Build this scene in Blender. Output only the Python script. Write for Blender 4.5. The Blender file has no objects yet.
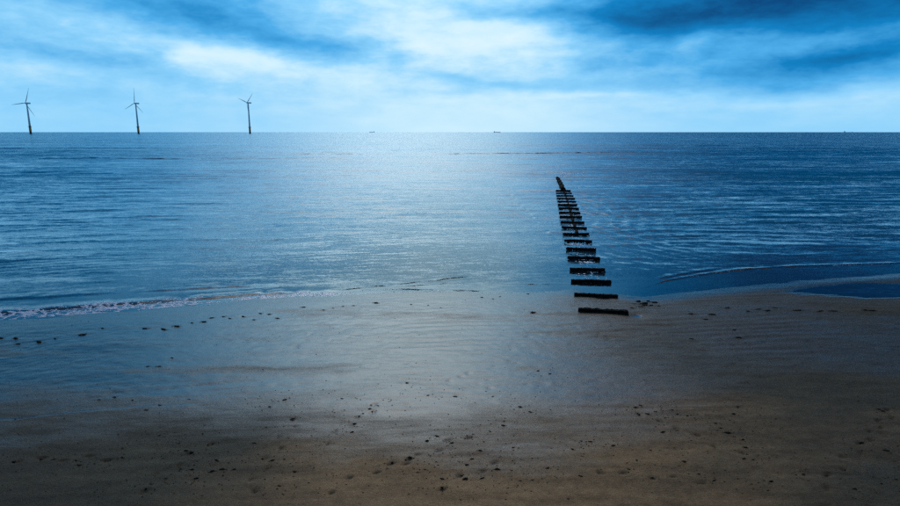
import bpy, bmesh, math, random
import numpy as np
from mathutils import Vector, Matrix

random.seed(7)
rng = np.random.default_rng(11)
scene = bpy.context.scene
COL = scene.collection
R = math.radians

# ------------------------------------------------------------------ camera
CAM_H = 10.0                       # drone height above the water, metres
FPX = 600.0                        # focal length in pixels of the 900 px wide photograph
PITCH = math.atan(121.0 / FPX)     # looking down
cam_data = bpy.data.cameras.new("camera")
cam_data.sensor_width = 36.0
cam_data.lens = 36.0 * FPX / 900.0
cam_data.clip_start = 0.1
cam_data.clip_end = 120000.0
cam = bpy.data.objects.new("camera", cam_data)
COL.objects.link(cam)
cam.location = (0, 0, CAM_H)
cam.rotation_euler = (R(90) - PITCH, 0, 0)
scene.camera = cam

# ------------------------------------------------------------------ exposure
scene.view_settings.view_transform = 'Standard'
scene.view_settings.look = 'None'
scene.view_settings.exposure = 0.0
scene.view_settings.gamma = 1.0
scene.view_settings.use_curve_mapping = False
scene.cycles.use_denoising = False
scene.cycles.max_bounces = 6
scene.cycles.transparent_max_bounces = 8
scene.cycles.sample_clamp_indirect = 6.0

# ------------------------------------------------------------------ sun (behind the bright cloud ahead)
SUN_AZ, SUN_EL = R(-4.0), R(40.0)
sd = bpy.data.lights.new("sun", 'SUN')
sd.energy = 1.0
sd.angle = R(60)                    # a veiled sun: wide, fading outward through the cloud
sd.color = (1.0, 0.92, 0.81)
sun = bpy.data.objects.new("sun", sd)
COL.objects.link(sun)
to_sun = Vector((math.sin(SUN_AZ) * math.cos(SUN_EL), math.cos(SUN_AZ) * math.cos(SUN_EL), math.sin(SUN_EL)))
sun.rotation_euler = to_sun.to_track_quat('Z', 'Y').to_euler()
sun.location = (0, 0, 60)

# the veil: brightest towards the sun's middle, fading to nothing at its rim
sd.use_nodes = True
_t = sd.node_tree
_t.nodes.clear()
_g = _t.nodes.new('ShaderNodeNewGeometry')
_d = _t.nodes.new('ShaderNodeVectorMath'); _d.operation = 'DOT_PRODUCT'
_t.links.new(_g.outputs['Incoming'], _d.inputs[0]); _d.inputs[1].default_value = to_sun
_a = _t.nodes.new('ShaderNodeMath'); _a.operation = 'ABSOLUTE'; _t.links.new(_d.outputs['Value'], _a.inputs[0])
_s = _t.nodes.new('ShaderNodeMath'); _s.operation = 'SUBTRACT'; _t.links.new(_a.outputs[0], _s.inputs[0]); _s.inputs[1].default_value = 1.0
_k = _t.nodes.new('ShaderNodeMath'); _k.operation = 'MULTIPLY'; _t.links.new(_s.outputs[0], _k.inputs[0]); _k.inputs[1].default_value = 42.0
_e = _t.nodes.new('ShaderNodeMath'); _e.operation = 'EXPONENT'; _t.links.new(_k.outputs[0], _e.inputs[0])
_m = _t.nodes.new('ShaderNodeMath'); _m.operation = 'MULTIPLY'; _t.links.new(_e.outputs[0], _m.inputs[0]); _m.inputs[1].default_value = 4.6
_em = _t.nodes.new('ShaderNodeEmission'); _t.links.new(_m.outputs[0], _em.inputs['Strength'])
_o = _t.nodes.new('ShaderNodeOutputLight'); _t.links.new(_em.outputs[0], _o.inputs[0])


# pixel of the 900x506 photograph -> direction / ground point (to read the place off the photograph)
def px_dir(x, y):
    u, r = 253.0 - y, x - 450.0
    fwd = FPX * math.cos(PITCH) + u * math.sin(PITCH)
    up = -FPX * math.sin(PITCH) + u * math.cos(PITCH)
    return r, fwd, up


def px_azel(x, y):
    r, f, u = px_dir(x, y)
    return math.degrees(math.atan2(r, f)), math.degrees(math.atan2(u, math.hypot(r, f)))


def ground(x, y, z=0.0):
    r, f, u = px_dir(x, y)
    t = (z - CAM_H) / u
    return r * t, f * t


# ------------------------------------------------------------------ world: Nishita sky behind a deck of cloud
world = bpy.data.worlds.new("World")
scene.world = world
world.use_nodes = True
wn, wl = world.node_tree.nodes, world.node_tree.links
wn.clear()


class NT:
    """small helper to write node maths"""
    def __init__(s, tree):
        s.n, s.l = tree.nodes, tree.links

    def put(s, sock, v):
        if isinstance(v, bpy.types.NodeSocket):
            s.l.new(v, sock)
        elif v is not None:
            sock.default_value = v

    def m(s, op, a, b=None, c=None, clamp=False):
        n = s.n.new('ShaderNodeMath'); n.operation = op; n.use_clamp = clamp
        for i, v in enumerate((a, b, c)):
            if v is not None:
                s.put(n.inputs[i], v)
        return n.outputs[0]

    def v(s, op, a, b=None, scale=None):
        n = s.n.new('ShaderNodeVectorMath'); n.operation = op
        s.put(n.inputs[0], a)
        if b is not None:
            s.put(n.inputs[1], b)
        if scale is not None:
            s.put(n.inputs[3], scale)
        return n.outputs[1] if op in ('LENGTH', 'DOT_PRODUCT') else n.outputs[0]

    def xyz(s, x, y, z=0.0):
        n = s.n.new('ShaderNodeCombineXYZ')
        for i, q in enumerate((x, y, z)):
            s.put(n.inputs[i], q)
        return n.outputs[0]

    def sep(s, vec):
        n = s.n.new('ShaderNodeSeparateXYZ'); s.put(n.inputs[0], vec)
        return n.outputs

    def noise(s, vec, scale, detail=5.0, rough=0.55, dist=0.0, col=False, lac=2.0):
        n = s.n.new('ShaderNodeTexNoise'); n.noise_dimensions = '3D'
        s.put(n.inputs['Vector'], vec)
        n.inputs['Scale'].default_value = scale
        n.inputs['Detail'].default_value = detail
        n.inputs['Roughness'].default_value = rough
        n.inputs['Distortion'].default_value = dist
        n.inputs['Lacunarity'].default_value = lac
        return n.outputs['Color'] if col else n.outputs['Fac']

    def maprange(s, val, a, b, c, d, smooth=False):
        n = s.n.new('ShaderNodeMapRange')
        n.interpolation_type = 'SMOOTHSTEP' if smooth else 'LINEAR'
        n.clamp = True
        for i, q in enumerate((val, a, b, c, d)):
            s.put(n.inputs[i], q)
        return n.outputs[0]

    def ramp(s, fac, stops):
        n = s.n.new('ShaderNodeValToRGB')
        while len(n.color_ramp.elements) < len(stops):
            n.color_ramp.elements.new(0.5)
        for e, (p, c) in zip(n.color_ramp.elements, stops):
            e.position = p; e.color = (*c, 1.0)
        s.put(n.inputs[0], fac)
        return n.outputs[0]

    def mix(s, fac, a, b):
        n = s.n.new('ShaderNodeMix'); n.data_type = 'RGBA'
        s.put(n.inputs[0], fac)
        for sock, v in ((n.inputs[6], a), (n.inputs[7], b)):
            s.put(sock, (*v, 1.0) if isinstance(v, tuple) and len(v) == 3 else v)
        return n.outputs[2]

    def attr(s, name):
        n = s.n.new('ShaderNodeAttribute'); n.attribute_name = name
        return n.outputs['Fac']


W = NT(world.node_tree)
tc = wn.new('ShaderNodeTexCoord').outputs['Generated']
dx, dy, dz = W.sep(tc)
az = W.m('MULTIPLY', W.m('ARCTAN2', dx, dy), 57.2958)
el = W.m('MULTIPLY', W.m('ARCSINE', dz), 57.2958)
zz = W.m('ADD', W.m('MAXIMUM', dz, 0.0), 0.10)
sheet = W.xyz(W.m('DIVIDE', dx, zz), W.m('DIVIDE', dy, zz), 0.0)     # the cloud deck seen in perspective
pae = W.xyz(az, el, 0.0)
warp = W.noise(W.xyz(W.m('MULTIPLY', az, 0.10), W.m('MULTIPLY', el, 0.30), 3.7), 1.0, 6.0, 0.58, col=True)
wx, wy, wz_ = W.sep(warp)
waz = W.m('ADD', az, W.m('MULTIPLY', W.m('SUBTRACT', wx, 0.5), 11.0))
wel = W.m('ADD', el, W.m('MULTIPLY', W.m('SUBTRACT', wy, 0.5), 2.4))

n_big = W.noise(sheet, 0.55, 7.0, 0.58, 0.4)
n_fine = W.noise(W.xyz(W.m('MULTIPLY', az, 0.16), W.m('MULTIPLY', el, 0.50), 9.1), 1.0, 6.0, 0.5, 0.3)

# pale towards the light ahead, duller to the sides; the deck thickens overhead
side = W.m('MULTIPLY', W.m('SUBTRACT', az, 1.0), 1.0 / 15.0)
side = W.m('POWER', 2.71828, W.m('MULTIPLY', W.m('MULTIPLY', side, side), -1.0))
dark = W.m('SUBTRACT', 0.35, W.m('MULTIPLY', side, 0.14))
dark = W.m('ADD', dark, W.maprange(el, 7.0, 20.0, 0.0, 0.66))
dark = W.m('ADD', dark, W.maprange(az, 5.0, 30.0, 0.0, W.maprange(el, 7.0, 16.0, 0.0, 0.50)))
dark = W.m('ADD', dark, W.m('MULTIPLY', W.m('SUBTRACT', n_big, 0.5), W.maprange(el, 1.0, 16.0, 0.05, 0.55)))
dark = W.m('ADD', dark, W.m('MULTIPLY', W.m('SUBTRACT', n_fine, 0.5), W.maprange(el, 0.3, 6.0, 0.05, 0.26)))
n_puff = W.noise(W.xyz(W.m('MULTIPLY', az, 0.45), W.m('MULTIPLY', el, 1.1), 21.7), 1.0, 6.0, 0.6, 0.2)
dark = W.m('ADD', dark, W.m('MULTIPLY', W.m('SUBTRACT', n_puff, 0.5), W.maprange(el, 1.0, 6.0, 0.04, 0.24)))


def blob(x, y, rx, ry, rot, amt):
    """one soft bank of cloud, placed in the sky by azimuth and elevation"""
    a0, e0 = px_azel(x, y)
    k = 0.093
    c, s_ = math.cos(R(-rot)), math.sin(R(-rot))
    ddx = W.m('SUBTRACT', waz, a0)
    ddy = W.m('SUBTRACT', wel, e0)
    px_ = W.m('ADD', W.m('MULTIPLY', ddx, c / (rx * k)), W.m('MULTIPLY', ddy, s_ / (rx * k)))
    py_ = W.m('ADD', W.m('MULTIPLY', ddx, -s_ / (ry * k)), W.m('MULTIPLY', ddy, c / (ry * k)))
    r2 = W.m('ADD', W.m('MULTIPLY', px_, px_), W.m('MULTIPLY', py_, py_))
    g = W.m('POWER', 2.71828, W.m('MULTIPLY', r2, -1.0))
    return W.m('MULTIPLY', g, amt)


BLOBS = [
    (45, 50, 110, 10, 8, .14), (60, 20, 110, 10, 8, -.02), (190, 6, 90, 16, 6, .20), (200, 57, 45, 9, 15, -.15), (255, 62, 40, 8, 12, -.13),
    (300, 45, 100, 13, 6, .27), (400, 15, 90, 22, 0, -.12), (410, 46, 20, 6, 20, -.08), (440, 76, 50, 6, 8, .12), (505, 34, 80, 13, -2, -.10),
    (520, 16, 50, 7, 0, .14), (610, 20, 60, 18, 4, .26), (700, 16, 85, 24, -2, .22), (640, 62, 80, 16, 0, .18), (525, 86, 110, 6, -2, .13),
    (820, 5, 130, 35, 0, .27), (920, 18, 70, 30, 0, .12), (720, 36, 30, 8, -15, -.12), (800, 64, 80, 10, -4, .28), (900, 52, 60, 14, 0, .22),
    (790, 80, 140, 9, -3, .16), (620, 94, 90, 4, 2, -.08), (850, 100, 120, 4, -1, -.05),
]
for b in BLOBS:
    dark = W.m('ADD', dark, blob(*b))
# thin bright cloud below the hidden sun
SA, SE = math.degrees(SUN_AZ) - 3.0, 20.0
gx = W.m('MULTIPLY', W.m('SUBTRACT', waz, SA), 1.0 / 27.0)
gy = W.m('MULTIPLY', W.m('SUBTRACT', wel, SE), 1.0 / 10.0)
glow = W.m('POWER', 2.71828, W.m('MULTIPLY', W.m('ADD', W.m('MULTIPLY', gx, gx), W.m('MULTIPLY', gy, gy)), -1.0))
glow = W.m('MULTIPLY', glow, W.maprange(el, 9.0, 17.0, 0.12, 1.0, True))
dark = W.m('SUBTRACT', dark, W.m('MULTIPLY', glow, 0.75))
dark = W.m('ADD', dark, 0.0, clamp=True)
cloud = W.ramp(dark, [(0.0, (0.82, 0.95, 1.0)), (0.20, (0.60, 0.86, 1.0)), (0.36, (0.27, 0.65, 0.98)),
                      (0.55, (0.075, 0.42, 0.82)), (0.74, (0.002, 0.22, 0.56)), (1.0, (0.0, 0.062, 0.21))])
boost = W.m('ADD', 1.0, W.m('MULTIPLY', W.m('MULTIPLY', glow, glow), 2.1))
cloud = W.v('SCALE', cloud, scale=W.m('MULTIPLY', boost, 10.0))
sky = wn.new('ShaderNodeTexSky')
sky.sky_type = 'NISHITA'
sky.sun_disc = False
sky.sun_elevation = SUN_EL
sky.sun_rotation = SUN_AZ
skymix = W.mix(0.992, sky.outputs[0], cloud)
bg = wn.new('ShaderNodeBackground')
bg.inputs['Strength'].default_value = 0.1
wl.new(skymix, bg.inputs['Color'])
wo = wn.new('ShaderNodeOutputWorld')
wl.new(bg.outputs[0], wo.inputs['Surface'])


# ------------------------------------------------------------------ numpy noise
def vnoise(x, y, seed=0):
    xi, yi = np.floor(x).astype(np.int64), np.floor(y).astype(np.int64)
    fx, fy = x - xi, y - yi
    fx = fx * fx * fx * (fx * (fx * 6 - 15) + 10)
    fy = fy * fy * fy * (fy * (fy * 6 - 15) + 10)

    def h(i, j):
        n = (i * 374761393 + j * 668265263 + seed * 1274126177) & 0x7fffffff
        n = ((n ^ (n >> 13)) * 1274126177) & 0x7fffffff
        n = ((n ^ (n >> 16)) * 668265263) & 0x7fffffff
        return ((n ^ (n >> 15)) & 0xffff) / 65535.0
    a, b, c, d = h(xi, yi), h(xi + 1, yi), h(xi, yi + 1), h(xi + 1, yi + 1)
    return (a * (1 - fx) + b * fx) * (1 - fy) + (c * (1 - fx) + d * fx) * fy - 0.5


def fbm(x, y, seed=0, octv=4, gain=0.5):
    s, a, t = 0.0, 1.0, 0.0
    for o in range(octv):
        s = s + a * vnoise(x * 2 ** o + 17.3 * o, y * 2 ** o - 9.1 * o, seed + o)
        t += a; a *= gain
    return s / t * 2.0        # about -1..1


def sstep(x, a, b):
    t = np.clip((x - a) / (b - a), 0, 1)
    return t * t * (3 - 2 * t)


def line_px(pts):
    g = np.array([ground(*p) for p in pts])
    o = np.argsort(g[:, 0])
    return g[o, 0], g[o, 1]


def smooth_interp(x, xs, ys):
    """interp, softened over a metre so no corner shows"""
    return (np.interp(x - 0.8, xs, ys) + 2 * np.interp(x, xs, ys) + np.interp(x + 0.8, xs, ys)) / 4


# ------------------------------------------------------------------ the beach surface
SHORE = line_px([(-160, 333), (-60, 326), (0, 320.5), (60, 316), (120, 312), (180, 306.5), (240, 300), (300, 297), (350, 294),
                 (400, 291.5), (450, 292), (520, 292.5), (575, 289), (610, 290.5), (632, 298), (655, 296), (700, 291),
                 (740, 287), (800, 281), (860, 277), (900, 273.5), (980, 269), (1100, 265)])
BEAMS = [  # left x, right x, y of the foot of the front face
    (579.5, 627.5, 314.7), (575.2, 617.5, 297.4), (572.3, 611.0, 283.2), (570.3, 604.3, 271.6), (568.5, 599.8, 260.0),
    (566.5, 595.8, 250.8), (565.0, 592.0, 242.8), (563.4, 588.8, 235.6), (562.2, 586.8, 229.2), (561.0, 584.0, 223.6),
    (560.0, 582.0, 218.2), (559.3, 580.0, 213.8), (559.0, 579.0, 209.7), (558.3, 577.2, 205.9), (557.7, 576.0, 202.6),
    (557.2, 574.9, 199.5), (556.7, 573.2, 196.8), (556.3, 571.8, 194.2), (556.0, 570.7, 191.7)]
BC = [ground((a + b) / 2, y) for a, b, y in BEAMS]
GX0, GY0 = BC[0]
GX1, GY1 = BC[-1]
GH = math.atan2(GX1 - GX0, GY1 - GY0)          # heading of the line of beams
gdir = np.array([math.sin(GH), math.cos(GH)])
gnor = np.array([math.cos(GH), -math.sin(GH)])

POOL = ground(900, 291)
POOL2 = ground(30, 372)
# dents of footprints in the foreground: trails read from the photograph
TRAILS = [((325, 450), (381, 408)), ((140, 500), (215, 445)), ((405, 470), (480, 436)), ((440, 497), (500, 470)),
          ((640, 420), (760, 470)), ((20, 468), (130, 464)),
          ((600, 480), (720, 492)), ((820, 495), (895, 415)), ((250, 500), (300, 420)), ((330, 500), (410, 465))]
prints = []
for (p, q) in TRAILS:
    a, b = np.array(ground(*p)), np.array(ground(*q))
    d = b - a; L = float(np.hypot(*d)); d = d / L
    nrm = np.array([-d[1], d[0]])
    s = 0.0; k = 0
    while s < L:
        c = a + d * s + nrm * (0.11 * (1 if k % 2 else -1) + random.gauss(0, 0.05))
        prints.append((c[0], c[1], math.atan2(d[1], d[0]) + random.gauss(0, 0.2)))
        s += random.uniform(0.55, 0.8); k += 1


def terrain(X, Y, detail=True):
    ys = smooth_interp(X, *SHORE)
    d = ys - Y                                            # metres inland
    z = np.where(d > 0, 0.012 * np.clip(d, 0, 400) + 0.010 * (1 - np.exp(-np.clip(d, 0, 50) / 1.5)),
                 np.maximum(0.022 * d, -2.5))
    und = fbm(X * 0.10 + 3, Y * 0.22, 5, 3)
    z = z + und * 0.035 * sstep(d, 1.0, 7.0)
    z = z + fbm(X * 0.35, Y * 0.7, 9, 3) * 0.010
    # standing water to the right and a wet hollow to the left
    for (cx, cy), rx, ry, dep in ((POOL, 6.4, 1.75, 0.125), (POOL2, 6.0, 3.5, 0.03)):
        q = ((X - cx) / rx) ** 2 + ((Y - cy - 0.06 * (X - cx)) / ry) ** 2
        q = q * (1 + 0.35 * fbm(X * 0.3, Y * 0.5, 31, 3))
        z = z - dep * np.exp(-q * 1.1)
    z = z + 0.022 * np.exp(-((d - 1.0) / 0.8) ** 2) * sstep(X, 10, 16)      # low bar between pool and sea
    # scour round the first beams
    u = (X - GX0) * gdir[0] + (Y - GY0) * gdir[1]
    w = (X - GX0) * gnor[0] + (Y - GY0) * gnor[1]
    z = z - 0.030 * np.exp(-((u - 5.5) / 3.2) ** 2 - ((w - 0.2) / 0.8) ** 2)
    z = z - 0.085 * np.exp(-((u + 0.15) / 0.7) ** 2 - ((w - 1.75) / 0.55) ** 2)
    z = z + 0.03 * np.exp(-((u + 1.4) / 0.9) ** 2 - ((w - 0.2) / 2.2) ** 2)
    if detail:
        # ripple streaks left by the tide, running along the shore
        v = Y - 0.14 * X
        rip = np.sin(v * 9.0 + 3.5 * fbm(X * 0.25, Y * 0.5, 41, 3)) * sstep(fbm(X * 0.13, Y * 0.3, 47, 3), -0.1, 0.4)
        z = z + rip * 0.007 * sstep(d, 0.5, 3.0)
        z = z + fbm(X * 2.2, Y * 3.0, 53, 4, 0.6) * 0.011 * sstep(d, 0.3, 4.0)
        pit = sstep(vnoise(X * 2.6 + 5, Y * 2.6, 57) + 0.25 * vnoise(X * 7, Y * 7, 58), 0.32, 0.46) * sstep(fbm(X * 0.16, Y * 0.25, 59, 3), -0.1, 0.45)
        z = z - 0.022 * pit * sstep(d, 4.0, 10.0)
    return z


def grid_object(name, XX, YY, ZZ, attrs=None, smooth=True):
    nr, nc = XX.shape
    co = np.empty((nr * nc, 3), np.float32)
    co[:, 0], co[:, 1], co[:, 2] = XX.ravel(), YY.ravel(), ZZ.ravel()
    idx = np.arange(nr * nc, dtype=np.int32).reshape(nr, nc)
    q = np.stack([idx[:-1, :-1], idx[:-1, 1:], idx[1:, 1:], idx[1:, :-1]], -1).reshape(-1, 4)
    me = bpy.data.meshes.new(name)
    me.vertices.add(len(co)); me.vertices.foreach_set('co', co.ravel())
    me.loops.add(q.size); me.loops.foreach_set('vertex_index', q.ravel())
    me.polygons.add(len(q))
    me.polygons.foreach_set('loop_start', np.arange(0, q.size, 4, dtype=np.int32))
    me.polygons.foreach_set('loop_total', np.full(len(q), 4, np.int32))
    me.polygons.foreach_set('use_smooth', np.full(len(q), smooth, bool))
    for k, v in (attrs or {}).items():
        a = me.attributes.new(k, 'FLOAT', 'POINT')
        a.data.foreach_set('value', v.ravel().astype(np.float32))
    me.update(); me.validate()
    ob = bpy.data.objects.new(name, me)
    COL.objects.link(ob)
    return ob


def mat(name):
    m = bpy.data.materials.new(name); m.use_nodes = True
    m.node_tree.nodes.clear()
    o = m.node_tree.nodes.new('ShaderNodeOutputMaterial')
    return m, NT(m.node_tree), o.inputs['Surface']


def principled(N, out, **kw):
    p = N.n.new('ShaderNodeBsdfPrincipled')
    for k, v in kw.items():
        s = p.inputs[k.replace('_', ' ')]
        N.put(s, (*v, 1.0) if isinstance(v, tuple) and len(v) == 3 and s.type == 'RGBA' else v)
    N.l.new(p.outputs[0], out)
    return p


def bump(N, height, strength, dist):
    b = N.n.new('ShaderNodeBump')
    b.inputs['Strength'].default_value = strength
    b.inputs['Distance'].default_value = dist
    N.put(b.inputs['Height'], height)
    return b.outputs[0]


def objco(N):
    return N.n.new('ShaderNodeTexCoord').outputs['Object']


# sand grid, fine where the camera can see it, coarse beyond
def axis(segs):
    out = [np.linspace(a, b, n, endpoint=False) for a, b, n in segs]
    return np.concatenate(out + [[segs[-1][1]]])


gx_ = axis([(-2500, -200, 12), (-200, -46, 30), (-46, -32, 90), (-32, 36, 760), (36, 52, 100), (52, 200, 30), (200, 2500, 12)])
gy_ = axis([(-900, -60, 12), (-60, 0, 40), (0, 11, 50), (11, 44, 390), (44, 70, 60), (70, 300, 40)])
SX, SY = np.meshgrid(gx_, gy_)
SZ = terrain(SX, SY)
PRINT = np.zeros_like(SZ)
for (cx, cy, a) in prints:
    i0, i1 = np.searchsorted(gx_, [cx - 0.4, cx + 0.4])
    j0, j1 = np.searchsorted(gy_, [cy - 0.4, cy + 0.4])
    lx, ly = SX[j0:j1, i0:i1] - cx, SY[j0:j1, i0:i1] - cy
    u = lx * math.cos(a) + ly * math.sin(a); v = -lx * math.sin(a) + ly * math.cos(a)
    q = np.sqrt((u / 0.17) ** 2 + (v / 0.09) ** 2)
    PRINT[j0:j1, i0:i1] = np.maximum(PRINT[j0:j1, i0:i1], 1 - sstep(q, 0.5, 1.1))
    SZ[j0:j1, i0:i1] += -0.04 * (1 - sstep(q, 0.5, 1.15)) + 0.008 * np.exp(-((q - 1.4) / 0.25) ** 2)

# how wet the sand lies: flat swash sand holds a film of water, higher sand has drained
ys_ = smooth_interp(SX, *SHORE)
inland = ys_ - SY
DRY = line_px([(-160, 430), (0, 419), (110, 411), (210, 408), (300, 416), (380, 425), (450, 432), (540, 428), (600, 424),
               (660, 414), (710, 390), (740, 350), (765, 322), (790, 304), (830, 300), (900, 308), (1050, 312)])
dx_, dyv = DRY
dry_y = smooth_interp(SX, dx_, dyv)
edge = SY - dry_y + 3.4 * fbm(SX * 0.11, SY * 0.30, 61, 4) + 1.2 * fbm(SX * 0.5, SY * 1.3, 67, 4)
wet = sstep(edge, -5.0, 3.0)
drained = sstep(fbm(SX * 0.10 + 8, SY * 0.42, 71, 4) + 0.25 * fbm(SX * 0.9, SY * 2.5, 73, 3) - 0.35 * sstep(-SX, 7, 15), 0.12, 0.62)
wet = wet * (1 - 0.38 * drained * sstep(inland, 1.0, 5.0))
wet = wet * (1 - 0.72 * sstep(SX + 1.5 * fbm(SX * 0.15, SY * 0.3, 91, 3), 2.5, 11.5) * sstep(inland, 0.3, 2.5))
runnel = np.exp(-((SY - np.interp(SX, *line_px([(-60, 424), (15, 424), (70, 417), (130, 412), (220, 408)]))) / 0.12) ** 2) \
    * sstep(SX, -17.5, -16.0) * (1 - sstep(SX, -9.5, -8.0))
wet = np.maximum(wet, runnel * 0.9)
damp2 = 0.42 * sstep(fbm(SX * 0.07 + 2, SY * 0.33 + 5, 79, 4) + 0.4 * sstep(SX, 8, 14) * sstep(SY, 20, 27), 0.06, 0.6)
wet = np.maximum(wet, damp2 * sstep(SY, 14, 19))
wet = np.maximum(wet, 1 - sstep(SZ, 0.004, 0.03) * 1.0)
vignette_damp = sstep(fbm(SX * 0.08, SY * 0.16, 83, 4) * 3.0 + np.where(SX < 0, -SX * 0.46, SX * 0.30), 0.0, 3.6)     # vignette painted into the sand colour, darker towards both sides
beach = grid_object('beach', SX, SY, SZ, {'wet': np.clip(wet, 0, 1), 'vignette_damp': np.maximum(vignette_damp, PRINT)})        # prints hold water
beach['kind'] = 'structure'

m, N, out = mat('wet_sand')
co = objco(N)
w_ = N.attr('wet')
streak = N.noise(N.v('MULTIPLY', co, (0.35, 1.6, 1.0)), 1.0, 7.0, 0.62, 0.5)
grain = N.noise(co, 60.0, 3.0, 0.7)
mott = N.noise(co, 3.2, 6.0, 0.65)
fine = N.noise(N.v('MULTIPLY', co, (1.0, 2.2, 1.0)), 9.0, 5.0, 0.7)
streak2 = N.noise(N.v('MULTIPLY', co, (0.9, 5.0, 1.0)), 1.3, 5.0, 0.65, 0.8)
wf = N.m('ADD', w_, N.m('ADD', N.m('MULTIPLY', N.m('SUBTRACT', streak, 0.5), 0.8), N.m('MULTIPLY', N.m('SUBTRACT', streak2, 0.5), 0.6)), clamp=True)
wf = N.m('MULTIPLY', wf, N.maprange(w_, 0.0, 0.15, 0.0, 1.0))
dryc = N.ramp(N.m('ADD', N.m('ADD', N.m('MULTIPLY', streak, 0.45), N.m('MULTIPLY', mott, 0.30)), N.m('MULTIPLY', fine, 0.25)),
              [(0.37, (0.205, 0.100, 0.035)), (0.5, (0.41, 0.213, 0.080)), (0.62, (0.61, 0.33, 0.132))])
wetc = N.ramp(mott, [(0.3, (0.040, 0.024, 0.014)), (0.7, (0.085, 0.052, 0.030))])
dryc = N.mix(N.m('MULTIPLY', N.attr('vignette_damp'), 0.97), dryc, N.v('MULTIPLY', dryc, (0.19, 0.27, 0.33)))
wetc = N.mix(N.m('MULTIPLY', N.attr('vignette_damp'), 0.97), wetc, N.v('MULTIPLY', wetc, (0.20, 0.30, 0.40)))
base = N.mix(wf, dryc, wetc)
speck = N.maprange(N.noise(N.v('MULTIPLY', co, (1.0, 1.5, 1.0)), 13.0, 2.0, 0.5), 0.60, 0.68, 0.0, 0.75)
speck = N.m('MULTIPLY', speck, N.maprange(N.noise(co, 0.35, 3.0, 0.6), 0.45, 0.62, 0.05, 1.0))
base = N.mix(speck, base, (0.030, 0.021, 0.014))
base = N.mix(N.m('MULTIPLY', grain, 0.25), base, (0.05, 0.035, 0.022))
rough = N.m('ADD', N.maprange(wf, 0.0, 1.0, 0.66, 0.17), N.m('MULTIPLY', N.m('SUBTRACT', fine, 0.5), 0.18))
hgt = N.m('ADD', N.m('MULTIPLY', fine, 0.7), N.m('MULTIPLY', grain, 0.25))
hgt = N.m('MULTIPLY', hgt, N.maprange(wf, 0.2, 1.0, 1.0, 0.22))
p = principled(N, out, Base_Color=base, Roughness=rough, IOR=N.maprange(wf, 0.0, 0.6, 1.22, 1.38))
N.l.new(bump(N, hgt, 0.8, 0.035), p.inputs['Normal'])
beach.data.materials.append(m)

# ------------------------------------------------------------------ the sea
RIDGES = []      # (centre line px points, height m, half width m): small breaking wave fronts


def ridge(pts, h, wdt):
    RIDGES.append((line_px(pts), h, wdt))


ridge([(-160, 322), (-60, 316), (0, 313), (60, 308.5), (120, 304.5), (180, 300), (240, 295.5), (300, 292.5), (350, 290.5)], 0.13, 0.55)
ridge([(-60, 303), (0, 299), (120, 292), (220, 287), (300, 284)], 0.07, 0.7)
ridge([(640, 289), (662, 281.5), (700, 275), (740, 269.5), (800, 266), (900, 263), (1000, 261), (1100, 259)], 0.055, 0.22)
ridge([(655, 279), (700, 271), (720, 268)], 0.05, 0.35)
for pts, h, wd in (([(-40, 149), (5, 148.5), (28, 148.2)], 0.55, 1.8), ([(30, 158.5), (100, 158.3), (165, 159), (205, 159.3)], 0.42, 1.3),
                   ([(60, 148.3), (120, 148), (180, 148.5)], 0.35, 2.0), ([(283, 154.5), (330, 154), (372, 155)], 0.45, 1.4),
                   ([(320, 152.2), (360, 152.4)], 0.35, 1.4),
                   ([(430, 154.5), (470, 153.8), (520, 153.6), (560, 153.2), (610, 152.6), (680, 152)], 0.42, 1.3),
                   ([(690, 146), (740, 145)], 0.4, 2.0), ([(740, 152), (900, 150)], 0.3, 1.6),
                   ([(-60, 172), (60, 173), (140, 174)], 0.12, 1.0), ([(90, 205), (180, 203), (250, 204)], 0.10, 0.9)):
    ridge(pts, h, wd)

rows = [27.0]
ridge_y = [(float(np.median(r[0][1])), r[2]) for r in RIDGES]
while rows[-1] < 25000:
    y = rows[-1]
    st = max(0.10, y * y / 13000.0)
    for ry, rw in ridge_y:
        if abs(y - ry) < 9 * rw and ry > 120:
            st = min(st, rw * 0.45)
        elif ry > 120 and y < ry - 9 * rw < y + st:
            st = ry - 9 * rw - y + 0.01
    rows.append(y + st)
rows = np.array(rows)
t = np.linspace(-1, 1, 861)
t = 0.55 * t + 0.45 * t ** 3
WY = np.repeat(rows[:, None], len(t), 1)
WX = (rows[:, None] * 1.3 + 42.0) * t[None, :]
ROWSTEP = np.repeat(np.gradient(rows)[:, None], len(t), 1)


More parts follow.
